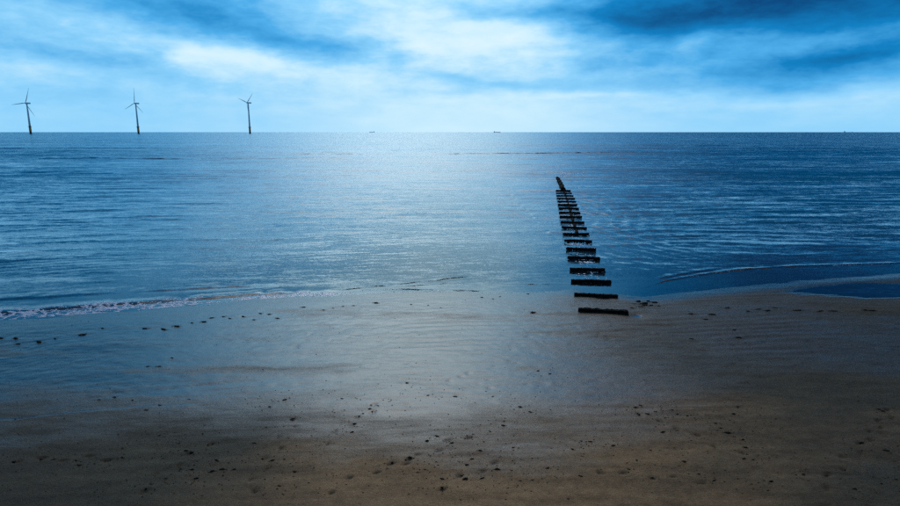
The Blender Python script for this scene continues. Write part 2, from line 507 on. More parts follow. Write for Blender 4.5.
def water_h(X, Y, step):
    depth = np.maximum(-terrain(X, Y, False), 0)
    amp = sstep(depth, 0.01, 0.5) * 0.9 + sstep(depth, 0.3, 1.5) * 0.5
    # crests curve with the shore
    s = np.where(X < 10, Y - 0.16 * X * np.exp(-np.clip(Y - 40, 0, 500) / 160.0), Y - 0.05 * X)
    s = s + 2.2 * fbm(X * 0.045, Y * 0.09, 101, 3)
    h = 0.0
    for lam, a, skew, sd_ in ((7.4, 0.034, 0.05, 1), (4.1, 0.046, -0.06, 2), (2.3, 0.028, 0.10, 3), (1.25, 0.014, -0.15, 4), (0.7, 0.006, 0.2, 5)):
        ph = (s + skew * X) * 2 * math.pi / lam + 3.0 * fbm(X * 0.06, Y * 0.12, 110 + sd_, 2)
        env = 0.35 + 0.65 * sstep(fbm(X * 0.05, Y * 0.09, 120 + sd_, 3), -0.35, 0.5)
        wv = (np.exp(1.1 * np.sin(ph)) - 1.27) / 1.7           # peaky crests
        h = h + a * env * wv * (1 - sstep(step, lam * 0.22, lam * 0.42))
    # choppier to the right of the beams, where the tide runs over the buried pipe
    u = (X - GX0) * gdir[0] + (Y - GY0) * gdir[1]
    w = (X - GX0) * gnor[0] + (Y - GY0) * gnor[1]
    chop = np.exp(-((w - 4) / 6.0) ** 2) * sstep(u, 3, 14) * (1 - sstep(u, 95, 120)) * sstep(w, -1.5, 1.5)
    h = h + chop * 0.030 * np.sin((u * 0.75 + w * 1.0) * 3.1 + 3 * fbm(X * 0.2, Y * 0.2, 133, 3)) * (1 - sstep(step, 0.5, 0.9))
    h = h * amp
    for (lx, ly), hh, wd in RIDGES:
        yc = np.interp(X, lx, ly) + 0.35 * wd * fbm(X * 0.8 / wd, X * 0 + hh * 37, 141, 3)
        ends = sstep(X, lx[0], lx[0] + 0.12 * (lx[-1] - lx[0]) + 0.3) * (1 - sstep(X, lx[-1] - 0.15 * (lx[-1] - lx[0]) - 0.3, lx[-1]))
        d = (Y - yc) / wd
        prof = np.where(d < 0, np.exp(-(d / 0.55) ** 2), np.exp(-(d / 1.6) ** 2))      # steep front, long back
        h = h + hh * ends * prof * (0.72 + 0.5 * fbm(X * 0.5 / wd, Y * 0, 151, 3)) * sstep(depth, -0.02, 0.05)
    return h


WZ = water_h(WX, WY, ROWSTEP)
sea_depth = np.clip(WZ - terrain(WX, WY, False), 0, 5)
sea = grid_object('sea', WX, WY, WZ, {'depth': sea_depth})
sea['kind'] = 'structure'

m, N, out = mat('sea_water')
co = objco(N)
dep = N.attr('depth')
cx_, cy_, cz_ = N.sep(co)
calm = N.maprange(dep, 0.01, 0.6, 0.06, 1.0)


def slope(vecscale, scale, det, rough_, seed):
    n = N.noise(N.v('ADD', N.v('MULTIPLY', co, vecscale), (seed, seed * 0.7, 0)), scale, det, rough_, col=True)
    return N.v('SUBTRACT', n, (0.5, 0.5, 0.5))


s1 = slope((0.45, 1.3, 1.0), 0.60, 3.0, 0.6, 3.1)
s0 = slope((0.28, 1.3, 1.0), 0.20, 2.0, 0.5, 22.0)
s2 = slope((0.30, 1.6, 1.0), 3.0, 4.0, 0.68, 8.4)
s3 = slope((0.7, 1.7, 1.0), 11.0, 2.0, 0.6, 15.0)
sl = N.v('ADD', N.v('ADD', N.v('SCALE', s0, scale=0.32), N.v('SCALE', s1, scale=0.36)), N.v('ADD', N.v('SCALE', s2, scale=0.72), N.v('SCALE', s3, scale=0.58)))
# wind lanes: long patches of smoother and rougher water
lane = N.noise(N.v('MULTIPLY', co, (0.0035, 0.016, 1.0)), 1.0, 5.0, 0.6, 0.6)
lane = N.maprange(lane, 0.34, 0.66, 0.70, 1.30)
px_, py_ = ground(860, 178)
qx = N.m('DIVIDE', N.m('SUBTRACT', cx_, px_), 45.0)
qy = N.m('DIVIDE', N.m('SUBTRACT', cy_, py_), 14.0)
gust = N.m('POWER', 2.71828, N.m('MULTIPLY', N.m('ADD', N.m('MULTIPLY', qx, qx), N.m('MULTIPLY', qy, qy)), -1.0))
lane = N.m('ADD', lane, N.m('MULTIPLY', gust, 0.8))
sl = N.v('SCALE', sl, scale=N.m('MULTIPLY', lane, calm))
sx_, sy_, sz_ = N.sep(sl)
geo = N.n.new('ShaderNodeNewGeometry')
# waves run in towards the beach: their steep faces lean shorewards
lean = N.m('MULTIPLY', N.m('MULTIPLY', N.maprange(cy_, 34.0, 150.0, 0.0, 0.15, True), lane), -1.0)
nrm = N.v('NORMALIZE', N.v('ADD', geo.outputs['Normal'], N.xyz(N.m('MULTIPLY', sx_, 0.7), N.m('ADD', sy_, lean), 0.0)))
fr = N.n.new('ShaderNodeFresnel'); fr.inputs['IOR'].default_value = 1.34
N.l.new(nrm, fr.inputs['Normal'])
gl = N.n.new('ShaderNodeBsdfGlossy'); gl.inputs['Roughness'].default_value = 0.07
gl.inputs['Color'].default_value = (0.83, 0.94, 1.0, 1)
N.l.new(nrm, gl.inputs['Normal'])
body = N.n.new('ShaderNodeBsdfDiffuse')
bcol = N.ramp(N.maprange(dep, 0.05, 1.6, 0.0, 1.0), [(0.0, (0.050, 0.065, 0.065)), (0.35, (0.003, 0.125, 0.180)), (1.0, (0.0, 0.150, 0.240))])
N.l.new(bcol, body.inputs['Color'])
clear = N.n.new('ShaderNodeBsdfTransparent')
clear.inputs['Color'].default_value = (0.86, 0.95, 0.98, 1)
mx = N.n.new('ShaderNodeMixShader')
N.put(mx.inputs[0], N.m('SUBTRACT', 1.0, N.m('POWER', 2.71828, N.m('MULTIPLY', dep, -2.8))))
N.l.new(clear.outputs[0], mx.inputs[1]); N.l.new(body.outputs[0], mx.inputs[2])
mx2 = N.n.new('ShaderNodeMixShader')
N.l.new(fr.outputs[0], mx2.inputs[0])
N.l.new(mx.outputs[0], mx2.inputs[1]); N.l.new(gl.outputs[0], mx2.inputs[2])
N.l.new(mx2.outputs[0], out)
sea.data.materials.append(m)


# ------------------------------------------------------------------ materials for objects
def simple(name, col, rough=0.6, var=0.25, scale=4.0, metal=0.0, bmp=0.0, stretch=(1, 1, 1), dark=None, ior=1.45):
    m, N, out = mat(name)
    co = objco(N)
    n = N.noise(N.v('MULTIPLY', co, stretch), scale, 5.0, 0.6)
    lo = dark or tuple(c * (1 - var) for c in col)
    hi = tuple(min(1, c * (1 + var)) for c in col)
    base = N.ramp(n, [(0.32, lo), (0.68, hi)])
    p = principled(N, out, Base_Color=base, Roughness=rough, Metallic=metal, IOR=ior)
    if bmp:
        N.l.new(bump(N, n, 0.7, bmp), p.inputs['Normal'])
    return m


M = {
    'timber': simple('sea_blackened_timber', (0.009, 0.0065, 0.005), 0.75, 0.7, 6.0, bmp=0.03, stretch=(0.5, 4, 4), ior=1.15),
    'weed_coat': simple('weed_on_timber', (0.012, 0.012, 0.006), 0.8, 0.5, 9.0, bmp=0.03, ior=1.2),
    'iron': simple('rusted_iron', (0.010, 0.006, 0.005), 0.9, 0.5, 7.0, bmp=0.01, ior=1.12),
    'pipe': simple('tarred_iron_pipe', (0.006, 0.006, 0.006), 0.9, 0.5, 5.0, bmp=0.02, ior=1.12),
    'tower': simple('grey_turbine_paint', (0.70, 0.74, 0.77), 0.45, 0.05, 0.2),
    'blade': simple('pale_blade_paint', (0.55, 0.58, 0.60), 0.4, 0.05, 0.2),
    'yellow': simple('orange_yellow_marine_paint', (0.85, 0.30, 0.08), 0.5, 0.12, 0.4),
    'pile': simple('tide_darkened_steel', (0.035, 0.032, 0.030), 0.7, 0.4, 0.5),
    'foam': simple('sea_foam', (0.92, 0.94, 0.95), 0.25, 0.04, 20.0),
    'weed': simple('brown_seaweed', (0.022, 0.014, 0.007), 0.8, 0.5, 14.0, bmp=0.01, ior=1.25),
    'weed2': simple('rust_brown_seaweed', (0.055, 0.028, 0.012), 0.8, 0.5, 14.0, bmp=0.01, ior=1.25),
    'crumb': simple('brown_crumbs', (0.085, 0.048, 0.024), 0.85, 0.6, 3.0, ior=1.2),
    'sandy_weed': simple('sand_clogged_weed', (0.07, 0.042, 0.024), 0.85, 0.6, 6.0, bmp=0.01, ior=1.25),
    'hull': simple('haze_paled_ship_hull', (0.80, 0.84, 0.88), 0.5, 0.05, 0.05),  # hull colour paled to paint in the distance haze
    'shipwhite': simple('pale_ship_superstructure', (0.85, 0.87, 0.88), 0.5, 0.04, 0.05),
    'rust_deck': simple('ship_deck_gear', (0.55, 0.50, 0.48), 0.6, 0.1, 0.1),
}


def bm_obj(name, bm, material, parent=None, smooth=False):
    me = bpy.data.meshes.new(name)
    bmesh.ops.recalc_face_normals(bm, faces=bm.faces)
    bm.to_mesh(me); bm.free()
    if smooth:
        me.polygons.foreach_set('use_smooth', np.ones(len(me.polygons), bool))
    me.materials.append(material)
    o = bpy.data.objects.new(name, me)
    COL.objects.link(o)
    o.parent = parent
    return o


def empty(name, loc, rz=0.0):
    o = bpy.data.objects.new(name, None)
    COL.objects.link(o)
    o.location = loc; o.rotation_euler = (0, 0, rz)
    o.empty_display_size = 0.3
    return o


def tag(o, label, cat, group=None):
    o['label'] = label; o['category'] = cat
    if group:
        o['group'] = group
    return o


def ring_loft(bm, rings, cap=True):
    vs = [[bm.verts.new(p) for p in r] for r in rings]
    n = len(vs[0])
    for a, b in zip(vs[:-1], vs[1:]):
        for i in range(n):
            bm.faces.new((a[i], a[(i + 1) % n], b[(i + 1) % n], b[i]))
    if cap:
        bm.faces.new(vs[0]); bm.faces.new(vs[-1])


def lathe(profile, n=20):
    bm = bmesh.new()
    ring_loft(bm, [[(r * math.cos(2 * math.pi * i / n), r * math.sin(2 * math.pi * i / n), z) for i in range(n)] for r, z in profile])
    return bm


def tube(p, q, r, n=10, r2=None):
    bm = bmesh.new()
    p, q = Vector(p), Vector(q)
    d = (q - p).normalized()
    a = d.orthogonal().normalized(); b = d.cross(a)
    ring_loft(bm, [[c + rr * (math.cos(2 * math.pi * i / n) * a + math.sin(2 * math.pi * i / n) * b) for i in range(n)]
                   for c, rr in ((p, r), (q, r2 or r))])
    return bm


def box_bm(x0, x1, y0, y1, z0, z1, bev=0.0):
    bm = bmesh.new()
    bmesh.ops.create_cube(bm, size=1.0, matrix=Matrix.Translation(((x0 + x1) / 2, (y0 + y1) / 2, (z0 + z1) / 2))
                          @ Matrix.Diagonal((x1 - x0, y1 - y0, z1 - z0, 1)))
    if bev:
        bmesh.ops.bevel(bm, geom=list(bm.edges), offset=bev, segments=2, affect='EDGES')
    return bm


# ------------------------------------------------------------------ the line of beams running into the sea
ORD = ['first', 'second', 'third', 'fourth', 'fifth', 'sixth', 'seventh', 'eighth', 'ninth', 'tenth', 'eleventh', 'twelfth',
       'thirteenth', 'fourteenth', 'fifteenth', 'sixteenth', 'seventeenth', 'eighteenth', 'nineteenth']


def worn_beam(L, h, d, seed, amp=0.012):
    """a squared baulk with rounded, eaten arrises and an uneven top"""
    rs = random.Random(seed)
    bm = bmesh.new()
    nst = 22
    rings = []
    prof = [(-.5, -.46), (-.46, -.5), (.46, -.5), (.5, -.46), (.5, .10), (.5, .42), (.43, .5), (.1, .5), (-.1, .5), (-.43, .5), (-.5, .42), (-.5, .1)]
    sag = rs.uniform(-0.02, 0.02)
    for i in range(nst + 1):
        f = i / nst
        x = (f - .5) * L
        e = 1.0 - 0.16 * max(0.0, math.sin(f * 9.0 + seed * 1.7)) ** 6
        if i in (0, nst):
            e = 0.90; x += rs.uniform(-0.02, 0.02)
        rings.append([(x + rs.gauss(0, 0.008), a * d * e + rs.gauss(0, amp), b * h * e + rs.gauss(0, amp) + sag * math.sin(f * math.pi))
                      for a, b in prof])
    ring_loft(bm, rings)
    return bm


for k, (xa, xb, yb) in enumerate(BEAMS):
    cx, cy = BC[k]
    gxa, _ = ground(xa, yb); gxb, _ = ground(xb, yb)
    L = abs(gxb - gxa) / math.cos(GH)
    far = k / 18.0
    h = 0.20 + 0.05 * far + random.uniform(-0.02, 0.02)
    d = 0.24 + random.uniform(-0.03, 0.03)
    zg = float(terrain(np.array([cx]), np.array([cy]))[0])
    zc = (max(zg, 0.0) + h / 2 - 0.02) if k == 0 else (h / 2 + (0.02 if k > 2 else 0.0))
    root = empty('timber_crossbeam', (cx, cy + d / 2, 0), -GH + random.gauss(0, 0.012))
    where = {0: 'half buried in bare sand nearest the beach', 1: 'lying at the edge of the water film',
             18: 'farthest out, where the iron pipe shows'}.get(k, 'awash in the shallows')
    tag(root, f'black timber crossbeam {where}, {ORD[k]} counting from the beach', 'beam', 'timber crossbeams running out to sea')
    b = bm_obj('baulk', worn_beam(L, h, d, 50 + k), M['timber'], root, False)
    b.location = (0, 0, zc); b.rotation_euler = (random.gauss(0, 0.05), random.gauss(0, 0.008) - (0.012 if k == 0 else 0), 0)
    for s_ in (-1, 1):       # the short piles each baulk sits on, mostly under sand and water
        pl = bm_obj('pile', tube((s_ * L * 0.36, 0.02, min(zg, 0) - 0.9), (s_ * L * 0.36, 0.02, zc - h / 2 + 0.02), 0.13, 10), M['weed_coat'], root)
    for s_ in (-1, 1):       # clamp bolts that once held the pipe
        bm_obj('bolt', tube((s_ * 0.42, 0.0, zc + h / 2 - 0.03), (s_ * 0.42, 0.0, zc + h / 2 + 0.035), 0.03, 8), M['iron'], root)
    # fringe of weed hanging along the foot of the front face
    rs = random.Random(300 + k)
    bm = bmesh.new()
    for q in range(26):
        x = rs.uniform(-L / 2, L / 2); wv = rs.uniform(0.03, 0.08); ln = rs.uniform(0.05, 0.14)
        z0 = zc - h / 2 + rs.uniform(0.03, 0.10)
        y0 = -d / 2 - 0.022
        v = [bm.verts.new(p) for p in ((x - wv, y0, z0), (x + wv, y0 - 0.01, z0 + 0.01), (x + wv * 0.7, y0 - 0.045, z0 - ln * 0.6),
                                       (x, y0 - 0.06, z0 - ln), (x - wv * 0.8, y0 - 0.04, z0 - ln * 0.7))]
        bm.faces.new(v)
    wf_ = bm_obj('weed_fringe', bm, M['weed'], root)
    wf_['kind'] = 'stuff'

# the old iron pipe that comes up beyond the last beam
pa, pb = ground(563.2, 190.0, 0.1), ground(557.2, 177.0, 0.1)
pipe = empty('outfall_pipe', (pa[0], pa[1], 0))
tag(pipe, 'dark iron outfall pipe breaking the surface beyond the last crossbeam', 'pipe')
ex, ey = pb[0] - pa[0], pb[1] - pa[1]
nseg = 5
for i in range(nseg):
    f0, f1 = i / nseg, (i + 0.97) / nseg
    zt = [0.16, 0.22, 0.20, 0.12, 0.04, -0.10]
    bm_obj('pipe_length', tube((ex * f0, ey * f0, zt[i]), (ex * f1, ey * f1, zt[i + 1]), 0.36, 14), M['pipe'], pipe, True)
    bm_obj('collar', tube((ex * f0, ey * f0 - 0.12, zt[i] + 0.01), (ex * f0, ey * f0 + 0.18, zt[i] + 0.01), 0.45, 14), M['iron'], pipe)

for k in range(7, len(BC) - 1):      # further in it lies just awash between the beams
    (ax, ay), (bx, by) = BC[k], BC[k + 1]
    off = 0.15
    bm_obj('pipe_length', tube((ax + off - pa[0], ay + 0.35 - pa[1], -0.15 + 0.02 * random.random()),
                               (bx + off - pa[0], by - 0.1 - pa[1], -0.15 + 0.02 * random.random()), 0.24, 12), M['pipe'], pipe, True)


# ------------------------------------------------------------------ wind turbines
def blade_bm(L):
    bm = bmesh.new()
    st = [(0.0, 2.4, 2.4, 0), (0.04, 2.4, 2.3, 0), (0.12, 3.4, 1.5, 14), (0.22, 4.4, 1.1, 12), (0.4, 3.6, 0.8, 8), (0.6, 2.7, 0.55, 5),
          (0.8, 1.9, 0.35, 2), (0.95, 1.1, 0.2, 0), (1.0, 0.35, 0.08, 0)]
    rings = []
    for f, ch, th, tw in st:
        r = []
        for i in range(10):
            a = 2 * math.pi * i / 10
            x = math.cos(a) * ch / 2 + (ch * 0.18 if f > 0.08 else 0); y = math.sin(a) * th / 2 * (1.0 if math.cos(a) < 0.3 else 0.75)
            c, s = math.cos(R(tw)), math.sin(R(tw))
            r.append((x * c - y * s, x * s + y * c - 2.0 * f * f, f * L))
        rings.append(r)
    ring_loft(bm, rings)
    return bm


def turbine(px, py_hub, D, phi, theta, label):
    a, e = px_azel(px, 132)
    a = R(a)
    _, eh = px_azel(px, py_hub)
    _, ehz = px_azel(px, 132)
    x, y = D * math.sin(a), D * math.cos(a)
    hub_h = CAM_H + D * math.tan(R(eh - ehz))
    toc = Vector((-math.sin(a), -math.cos(a))); left = Vector((-math.cos(a), math.sin(a)))
    nrm = toc * math.cos(R(phi)) + left * math.sin(R(phi))       # way the rotor faces
    yaw = math.atan2(nrm.y, nrm.x) + math.pi / 2                   # local -Y faces along nrm
    root = empty('wind_turbine', (x, y, 0), yaw)
    tag(root, label, 'wind turbine', 'offshore wind turbines')
    k = D / 2400.0
    tp = 24.0 * k
    bm_obj('monopile', lathe([(3.2 * k, -25), (3.2 * k, 8 * k)], 24), M['pile'], root, True)
    bm_obj('transition_piece', lathe([(3.5 * k, 8 * k), (3.5 * k, tp)], 24), M['yellow'], root, True)
    pf = bm_obj('platform', lathe([(3.6 * k, tp - 1), (5.6 * k, tp), (5.8 * k, tp + 0.6 * k), (3.2 * k, tp + 0.7 * k)], 24), M['pile'], root)
    bm = bmesh.new()
    for i in range(12):
        an = 2 * math.pi * i / 12
        t_ = tube((5.6 * k * math.cos(an), 5.6 * k * math.sin(an), tp + 0.5 * k), (5.6 * k * math.cos(an), 5.6 * k * math.sin(an), tp + 2.0 * k), 0.12, 5)
        me_ = bpy.data.meshes.new('t'); t_.to_mesh(me_); t_.free(); bm.from_mesh(me_); bpy.data.meshes.remove(me_)
    rl = bm_obj('railing', bm, M['yellow'], pf)
    rl['kind'] = 'stuff'
    bm_obj('ladder', box_bm(-0.5, 0.5, -3.9 * k, -3.55 * k, 2, tp - 1.2), M['pile'], root)
    bm_obj('tower', lathe([(2.9 * k, tp + 0.72 * k), (2.5 * k, tp + (hub_h - tp) * 0.5), (1.9 * k, hub_h - 2.3 * k)], 24), M['tower'], root, True)
    bm_obj('nacelle', box_bm(-2.2 * k, 2.2 * k, -3.5 * k, 13.5 * k, hub_h - 2.2 * k, hub_h + 2.4 * k, 0.9 * k), M['tower'], root)
    hb = bm_obj('hub', lathe([(0.2, 0), (1.3 * k, 0.6 * k), (2.0 * k, 2.0 * k), (2.1 * k, 4.2 * k)], 18), M['tower'], root, True)
    hb.location = (0, -7.7 * k, hub_h + 0.2); hb.rotation_euler = (R(-90), 0, 0)
    L = 52.0 * k
    for i in range(3):
        b = bm_obj('blade', blade_bm(L), M['blade'], root, True)
        b.location = (0, -5.4 * k, hub_h + 0.2)
        # seen from the front (from -Y looking to +Y) x runs to the right, so a clockwise angle turns about +Y
        b.rotation_euler = Matrix.Rotation(R(theta + 120 * i), 3, 'Y').to_euler()
    return root


turbine(30.6, 103.2, 3600, 44, 24, 'offshore wind turbine at the far left, one blade near upright, one pointing left')
turbine(138.5, 103.4, 3600, 52, 8, 'middle offshore wind turbine with one blade straight up over the sea')
turbine(250.0, 102.8, 3600, 54, 50, 'offshore wind turbine nearest the middle, two blades raised in a V')


# ------------------------------------------------------------------ ships on the horizon
def ship(px, D, L, label, flip=1, gear=True):
    a = R(px_azel(px, 132)[0])
    root = empty('cargo_ship', (D * math.sin(a), D * math.cos(a), 0), -a + R(6))
    tag(root, label, 'ship', 'ships on the horizon')
    B = L * 0.15
    bm = bmesh.new()
    rings = []
    for f, w0, w1, zt in ((-.5, .55, .8, .075), (-.46, .8, 1, .07), (-.2, 1, 1, .065), (.2, 1, 1, .065), (.40, .75, .95, .075), (.47, .35, .6, .095), (.52, .04, .08, .105)):
        x = f * L * flip
        rings.append([(x * (0.96 if f > .3 else 1), -B / 2 * w0, -3), (x, -B / 2 * w1, zt * L), (x, B / 2 * w1, zt * L), (x * (0.96 if f > .3 else 1), B / 2 * w0, -3)])
    ring_loft(bm, rings)
    bm_obj('hull', bm, M['hull'], root)
    h0 = 0.068 * L
    xs = sorted((-.44 * L * flip, -.30 * L * flip))
    br = bm_obj('bridge_house', box_bm(xs[0], xs[1], -B * .42, B * .42, h0, h0 + .10 * L, 0.6), M['shipwhite'], root)
    bm_obj('funnel', tube((-.40 * L * flip, 0, h0 + .095 * L), (-.41 * L * flip, 0, h0 + .145 * L), .02 * L, 10), M['hull'], br)
    if gear:
        for f in (-.15, .05, .25):
            bm_obj('crane', tube((f * L * flip, 0, h0), (f * L * flip, 0, h0 + .085 * L), .009 * L, 8), M['shipwhite'], root)
            bm_obj('hatch', box_bm((f + .02) * L * flip if flip > 0 else (f + .02) * L * flip - .13 * L, (f + .15) * L * flip if flip > 0 else (f + .02) * L * flip,
                                   -B * .35, B * .35, h0, h0 + .025 * L, 0.4), M['rust_deck'], root)


ship(497, 13500, 150, 'faint cargo ship near the middle of the horizon', 1)
ship(372, 17000, 150, 'faint cargo ship low on the horizon left of the middle', -1)
ship(848, 14000, 150, 'distant ship on the horizon at the far right', 1, False)


# ------------------------------------------------------------------ sea foam
def foam_blobs(pts_xyz_r, name='sea_foam'):
    """many small uneven domes of froth in one mesh"""
    P = np.array(pts_xyz_r)
    n = len(P)
    k = 7
    ang = np.linspace(0, 2 * np.pi, k, endpoint=False)[None, :] + rng.uniform(0, 6, (n, 1))
    rad = P[:, 3:4] * rng.uniform(0.6, 1.25, (n, k))
    st = rng.uniform(1.0, 2.0, (n, 1))
    vx = P[:, 0:1] + rad * np.cos(ang) * st
    vy = P[:, 1:2] + rad * np.sin(ang)
    vz = np.repeat(P[:, 2:3], k, 1) - 0.004
    top = np.stack([P[:, 0], P[:, 1], P[:, 2] + P[:, 3] * 0.45], -1)
    verts = np.concatenate([np.stack([vx, vy, vz], -1), top[:, None, :]], 1).reshape(-1, 3)
    base = (np.arange(n) * (k + 1))[:, None]
    i = np.arange(k)[None, :]
    tri = np.stack([base + i, base + (i + 1) % k, np.repeat(base + k, k, 1)], -1).reshape(-1, 3)
    me = bpy.data.meshes.new(name)
    me.from_pydata(verts.tolist(), [], tri.tolist())
    me.polygons.foreach_set('use_smooth', np.ones(len(me.polygons), bool))
    me.materials.append(M['foam'])
    o = bpy.data.objects.new(name, me); COL.objects.link(o)
    return o


def surf(xy_mask_pts):
    X, Y = xy_mask_pts[:, 0], xy_mask_pts[:, 1]
    return water_h(X, Y, np.full_like(X, 0.1))


edge_l = line_px([(-160, 333), (-60, 326), (0, 320.5), (60, 316), (120, 312), (180, 306.5), (240, 300), (300, 297), (350, 294)])
back_l = line_px([(-160, 318), (-60, 312), (0, 308), (60, 303.5), (120, 300.5), (180, 298), (240, 294.5), (300, 293), (350, 292)])
n = 240000
fx = rng.uniform(edge_l[0][0], edge_l[0][-1], n)
t_ = rng.beta(1.0, 1.8, n)
y0, y1 = smooth_interp(fx, *edge_l), smooth_interp(fx, *back_l)
fy = y0 + 0.05 + (y1 - y0) * t_
lace = np.abs(fbm(fx * 1.7, fy * 3.2, 201, 4, 0.62)) + 0.16 * fbm(fx * 0.35, fy * 0.8, 205, 3)
keep = lace < 0.10 - 0.085 * t_ + 0.06 * fbm(fx * 0.16, fy * 0.1, 207, 2) + 0.04 * np.exp(-t_ / 0.08)
fx, fy = fx[keep], fy[keep]
hz = surf(np.stack([fx, fy], -1))
ok = hz > terrain(fx, fy) - 0.015
pts = np.stack([fx, fy, np.maximum(hz, terrain(fx, fy)) + 0.004, rng.uniform(0.010, 0.026, len(fx))], -1)[ok]
allp = [pts[:60000]]
for line, wid, num, rmax in ((line_px([(690, 276.5), (740, 270), (800, 266.5), (900, 263.4), (1000, 261.4)]), 0.08, 450, 0.024),
                             (line_px([(360, 290.6), (400, 289), (440, 291)]), 0.08, 160, 0.03)):
    fx = rng.uniform(line[0][0], line[0][-1], num)
    fy = np.interp(fx, *line) + rng.normal(0, wid, num)
    kk = fbm(fx * 0.7, fy * 0.4, 211, 3) > 0.0
    fx, fy = fx[kk], fy[kk]
    hz = surf(np.stack([fx, fy], -1))
    allp.append(np.stack([fx, fy, hz + 0.006, rng.uniform(0.015, rmax, len(fx))], -1))
# froth caught between the beams and streaming off the end of the pipe
for (x, y, num, sxx, syy, rr) in ((588.5, 262.5, 60, 0.22, 0.12, 0.06), (593, 271.5, 50, 0.2, 0.25, 0.05), (572.5, 248.8, 30, 0.12, 0.1, 0.06),
                                  (575.5, 257.5, 25, 0.10, 0.1, 0.06), (577, 244.5, 40, 0.5, 0.15, 0.06), (570, 243.9, 20, 0.3, 0.1, 0.06),
                                  (561.5, 176.0, 60, 0.7, 2.0, 0.09), (566, 173.5, 160, 2.2, 3.0, 0.11), (557, 168, 110, 1.0, 6.0, 0.10), (560, 162, 60, 1.5, 8.0, 0.10),
                                  (576, 187, 50, 1.5, 3.0, 0.09), (581, 198, 30, 1.2, 2.0, 0.07)):
    g = ground(x, y)
    fx = g[0] + rng.normal(0, sxx, num); fy = g[1] + rng.normal(0, syy, num)
    hz = surf(np.stack([fx, fy], -1))
    allp.append(np.stack([fx, fy, hz + 0.008, rng.uniform(0.4, 1.0, num) * rr], -1))
for k in range(2, 17):          # a little froth in the gap behind each beam
    (ax, ay), (bx, by) = BC[k], BC[k + 1]
    num = random.randint(6, 26)
    fx = (ax + bx) / 2 + rng.normal(0.1, 0.45, num); fy = ay + 0.5 + (by - ay - 0.7) * rng.beta(1.5, 1.5, num)
    hz = surf(np.stack([fx, fy], -1))
    allp.append(np.stack([fx, fy, hz + 0.006, rng.uniform(0.02, 0.06, num)], -1))
foam = foam_blobs(np.concatenate(allp))
foam['kind'] = 'stuff'
tag(foam, 'white lace of surf foam along the water edge', 'foam')


# ------------------------------------------------------------------ seaweed and wrack on the sand
def weed_mesh(seed, fronds, spread):
    """a flattened tangle: lumpy middle with strap-like fronds lying outward, about 1 m across before scaling"""
    rs = random.Random(seed)
    bm = bmesh.new()
    # lumpy middle
    k = 9
    c = bm.verts.new((0, 0, 0.20))
    r1 = [bm.verts.new((math.cos(6.283 * i / k) * rs.uniform(.10, .2), math.sin(6.283 * i / k) * rs.uniform(.08, .16), rs.uniform(.10, .2))) for i in range(k)]
    r2 = [bm.verts.new((math.cos(6.283 * i / k) * rs.uniform(.22, .36), math.sin(6.283 * i / k) * rs.uniform(.16, .28), -0.03)) for i in range(k)]
    for i in range(k):
        j = (i + 1) % k
        bm.faces.new((c, r1[i], r1[j])); bm.faces.new((r1[i], r2[i], r2[j], r1[j]))
    for f in range(fronds):
        a = rs.uniform(0, 6.283); L = rs.uniform(.3, .62) * spread; w = rs.uniform(.02, .05)
        bend = rs.uniform(-1.4, 1.4)
        prev = None
        x, y = math.cos(a) * .1, math.sin(a) * .1
        for s in range(5):
            t = s / 4
            an = a + bend * t
            z = .14 * (1 - t) ** 2 + .025 * abs(math.sin(t * 9 + f)) + .01
            ww = w * (1 - .6 * t)
            p1 = bm.verts.new((x - math.sin(an) * ww, y + math.cos(an) * ww, z))
            p2 = bm.verts.new((x + math.sin(an) * ww, y - math.cos(an) * ww, z + .012))
            if prev:
                bm.faces.new((prev[0], prev[1], p2, p1))
            prev = (p1, p2)
            x += math.cos(an) * L / 4; y += math.sin(an) * L / 4
    me = bpy.data.meshes.new('seaweed_clump')
    bmesh.ops.recalc_face_normals(bm, faces=bm.faces)
    bm.to_mesh(me); bm.free()
    me.materials.append(M['weed'] if seed % 3 else M['weed2'])
    return me


WEEDS = [weed_mesh(900 + i, 7 + i % 3 * 2, 1.0) for i in range(7)]
SCRAPS = [weed_mesh(950 + i, 3, 0.8) for i in range(6)]


def row(items, fmt, group, **kw):
    """a countable row of clumps, told apart by their order from the left"""
    for i, (x, y, sz) in enumerate(sorted(items)):
        clump(x, y, sz, fmt % (ORD + ['twentieth'])[i], group, **kw)


def clump(x, y, size, label, group=None, name='seaweed_clump', meshes=WEEDS, stretch=1.5):
    gx, gy = ground(x, y)
    z = float(terrain(np.array([gx]), np.array([gy]))[0])
    o = bpy.data.objects.new(name, random.choice(meshes))
    COL.objects.link(o)
    o.location = (gx, gy, z)
    o.rotation_euler = (0, 0, random.uniform(-0.5, 0.5) + random.choice((0, math.pi)))
    size = size * random.uniform(0.6, 0.9)
    o.scale = (size * random.uniform(1.0, stretch), size * random.uniform(0.6, 0.9), size * random.uniform(0.5, 0.8))
    return tag(o, label, 'seaweed', group)


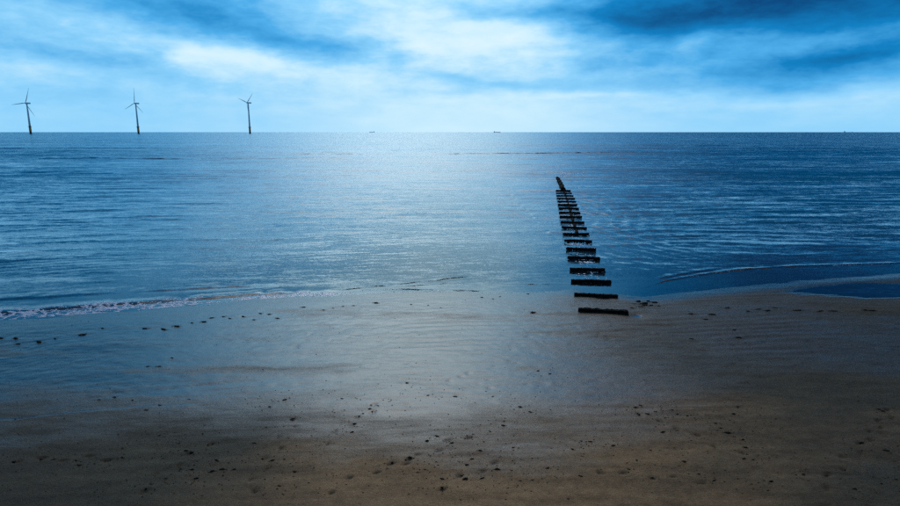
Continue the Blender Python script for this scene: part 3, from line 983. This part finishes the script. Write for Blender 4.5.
row(((1.7, 339, .6), (16, 339.4, .55), (18, 345, .4), (39, 343, .55), (55, 339.7, .35), (82, 336, .62), (102.5, 329.3, .35),
                (144.5, 329.6, .6), (163.6, 330.3, .6), (177, 327.3, .58), (192, 324, .4), (204, 323, .48), (211.6, 318.9, .48),
                (223.4, 317.5, .42), (230, 319.5, .36), (243, 317.5, .5), (254, 321, .36), (260.3, 314.5, .5), (269, 315.5, .5), (278, 319.5, .4)),
    'dark seaweed clump, %s from the left in the wrack line below the foam', 'wrack line left of the beams')
row(((304, 307.8, .5), (323.5, 311, .3), (343, 307, .4), (353.7, 306.4, .3), (376, 303.7, .5), (411, 305.4, .3), (441, 308.8, .3),
                (428, 306, .22), (482, 297.7, .35), (493, 299.4, .32), (528, 294, .3), (333, 309, .22), (465, 301, .2), (500, 297, .2)),
    'small dark seaweed scrap, %s from the left on shining sand at the water edge', 'scraps on the shining sand')
clump(533, 314, .62, 'larger dark seaweed clump alone on wet sand left of the nearest crossbeam')
row(((638.6, 302, .8), (645, 304, .7), (634.5, 304.5, .5), (651, 306, .6), (641, 307.5, .5), (648, 301.5, .6), (655, 303, .6), (659, 306.5, .5), (644.5, 305.8, .8), (632, 309, .4)),
    'brown seaweed heaped right of the nearest crossbeam, %s from the left', 'weed heap right of the beams')
row(((691, 315, .55), (712.5, 316, .6), (734, 332, .4), (758, 310.5, .6), (768, 312, .5), (738, 340, .4), (691, 341, .4), (748, 312.5, .5),
                (727, 309, .45), (706, 321, .4), (775, 309, .4)),
    'thin brown seaweed strand, %s from the left between beams and right pool', 'strands on the dull sand', stretch=2.6)
row(((798, 312, .6), (820, 313, .6), (833, 313, .55), (865, 312, .7), (872, 312.5, .45)),
    'dark seaweed strip below the right pool, %s from the left in its row', 'row below the right pool', stretch=2.4)
row(((115, 401.7, .3), (133, 405, .32), (147, 415, .28), (100, 404, .25), (160, 410, .22), (190, 404, .22), (172, 360, .25), (148, 369, .3), (160, 369, .25)),
    'small dark seaweed scrap, %s from the left along the left wet sand edge', 'scraps at the left wet edge')
LEFTS = [(160, 441.7), (180, 450), (192, 460), (217, 468), (213, 480), (223, 477.7), (235, 478), (195, 473), (193, 477.7), (197, 487), (167, 487),
         (152, 493), (147, 498), (80, 473), (77, 468), (55, 466.7), (42, 466.7), (15, 469), (123, 465), (273, 468), (285, 467), (295, 480), (280, 495),
         (293, 425), (285, 405), (290, 403), (203, 440), (187, 458), (270, 412), (255, 450)]
MIDS = [(378, 411.7), (370, 415), (363, 420), (355, 430), (352, 439), (325, 449), (342, 404), (407, 388), (493, 402), (520, 413), (530, 418), (490, 438),
        (473, 441), (437, 443), (427, 448), (410, 465), (425, 478), (418, 481), (387, 478), (442, 488), (465, 488), (467, 473), (472, 467), (482, 487),
        (497, 478), (442, 497), (513, 455), (547, 477), (580, 485), (590, 449), (572, 457), (538, 375), (550, 378), (455, 402), (428, 401), (503, 432),
        (452, 450), (480, 458), (520, 490), (532, 489)]
RIGHTS = [(677, 420), (687, 421.7), (655, 418), (647, 420), (715, 430), (727, 440), (662, 439), (743, 467), (752, 468), (742, 447), (745, 455), (698, 483),
          (713, 490), (763, 490), (770, 491), (802, 483), (882, 417), (860, 450), (885, 458), (853, 498), (613, 453), (650, 458), (628, 478), (683, 470),
          (720, 435), (665, 424), (672, 416), (737, 412), (733, 420), (775, 425), (640, 411), (635, 413), (895, 488), (880, 492), (878, 415)]
for lst, lab, grp in ((LEFTS, 'small brown wrack scrap on the dark sand of the left foreground', 'scraps in the left foreground'),
                      (MIDS, 'small brown wrack scrap on the brown sand of the middle foreground', 'scraps in the middle foreground'),
                      (RIGHTS, 'small brown wrack scrap on the brown sand of the right foreground', 'scraps in the right foreground')):
    for x, y in lst:
        if (x, y) == (727, 440):
            clump(x, y, .42, 'longest dark seaweed strand slanting across the right foreground sand', stretch=2.2)
        else:
            clump(x, y, random.uniform(.17, .36), lab, grp, 'wrack_scrap', SCRAPS)

# long thin lines of floating weed left where the swash turned
STRANDS = [([(338, 290.3), (380, 286), (430, 281), (478, 275.5)], 0.16, 'long brown weed line slanting seaward at the water edge mid-frame'),
           ([(352, 290.8), (400, 288.8), (440, 290.2), (492, 291.5)], 0.13, 'brown weed line lying flat along the water edge mid-frame'),
           ([(398, 287.2), (430, 284.6), (452, 283.2)], 0.11, 'short brown weed line between two longer ones mid-frame'),
           ([(511, 285), (540, 284), (570, 284.6)], 0.12, 'thin weed line just left of the second and third crossbeams'),
           ([(648, 287.5), (664, 281), (700, 275), (740, 269.8), (800, 266.4)], 0.14, 'long curved brown weed line at the water edge right of the beams')]
for q, (ln, wd, lab) in enumerate(STRANDS):
    lx, ly = line_px(ln)
    nst = int((lx[-1] - lx[0]) / 0.09)
    xs = np.linspace(lx[0], lx[-1], nst)
    ysn = smooth_interp(xs, lx, ly) + 0.22 * fbm(xs * 0.9, xs * 0 + q * 5.5, 181, 4, 0.6)
    wv = 1.5 * wd * (0.55 + 0.9 * fbm(xs * 1.7, xs * 0 + q * 2.2, 183, 4, 0.6)) * np.minimum(1, np.minimum(xs - lx[0], lx[-1] - xs) / 1.5 + 0.05)
    wv = np.maximum(wv * (0.25 + 0.75 * sstep(fbm(xs * 0.8, xs * 0 + q * 9.1, 187, 3), -0.25, 0.25)), 0.006)
    zb = np.maximum(terrain(xs, ysn), water_h(xs, ysn, np.full_like(xs, 0.1)))
    bm = bmesh.new()
    rings = []
    rs = random.Random(700 + q)
    for x_, y_, w_s, z_ in zip(xs, ysn, wv, zb):
        rings.append([(x_, y_ - w_s * rs.uniform(.7, 1.3), z_ - .01), (x_, y_ - w_s * .4, z_ - .004 + .022 * min(1, w_s / .1) * rs.uniform(.4, 1.3)), (x_, y_ + w_s * .3, z_ - .004 + .030 * min(1, w_s / .1) * rs.uniform(.4, 1.3)),
                      (x_, y_ + w_s * rs.uniform(.7, 1.3), z_ - .01)])
    ring_loft(bm, rings)
    tag(bm_obj('seaweed_strand', bm, M['sandy_weed']), lab, 'seaweed', 'weed lines at the water edge')

# crumbs of weed, shell and worm cast too small to pick apart
pts = []
cl = [(g, 0.9) for g in [ground(*q) for q in LEFTS + MIDS + RIGHTS]]
for _ in range(2300):
    if random.random() < 0.68:
        (gx, gy), sg = random.choice(cl)
        gx += random.gauss(0, sg * 0.8); gy += random.gauss(0, sg * 0.5)
    else:
        x, y = random.uniform(-40, 940), random.uniform(300, 506)
        gx, gy = ground(x, y)
    if gy > np.interp(gx, *SHORE) - 0.4:
        continue
    pts.append((gx, gy, random.uniform(0.011, 0.034)))
P = np.array(pts)
zt = terrain(P[:, 0], P[:, 1])
bm = bmesh.new()
for (gx, gy, r), z in zip(pts, zt):
    k = random.choice((5, 6)); st = random.uniform(1.0, 2.2); a0 = random.uniform(0, 6)
    top = bm.verts.new((gx, gy, z + r * 0.6))
    rg = [bm.verts.new((gx + r * st * random.uniform(.7, 1.2) * math.cos(a0 + 6.283 * i / k), gy + r * random.uniform(.7, 1.2) * math.sin(a0 + 6.283 * i / k), z - 0.01)) for i in range(k)]
    for i in range(k):
        bm.faces.new((top, rg[i], rg[(i + 1) % k]))
deb = bm_obj('beach_debris', bm, M['crumb'])
deb['kind'] = 'stuff'
tag(deb, 'tiny dark crumbs of weed and worm casts scattered over the sand', 'debris')
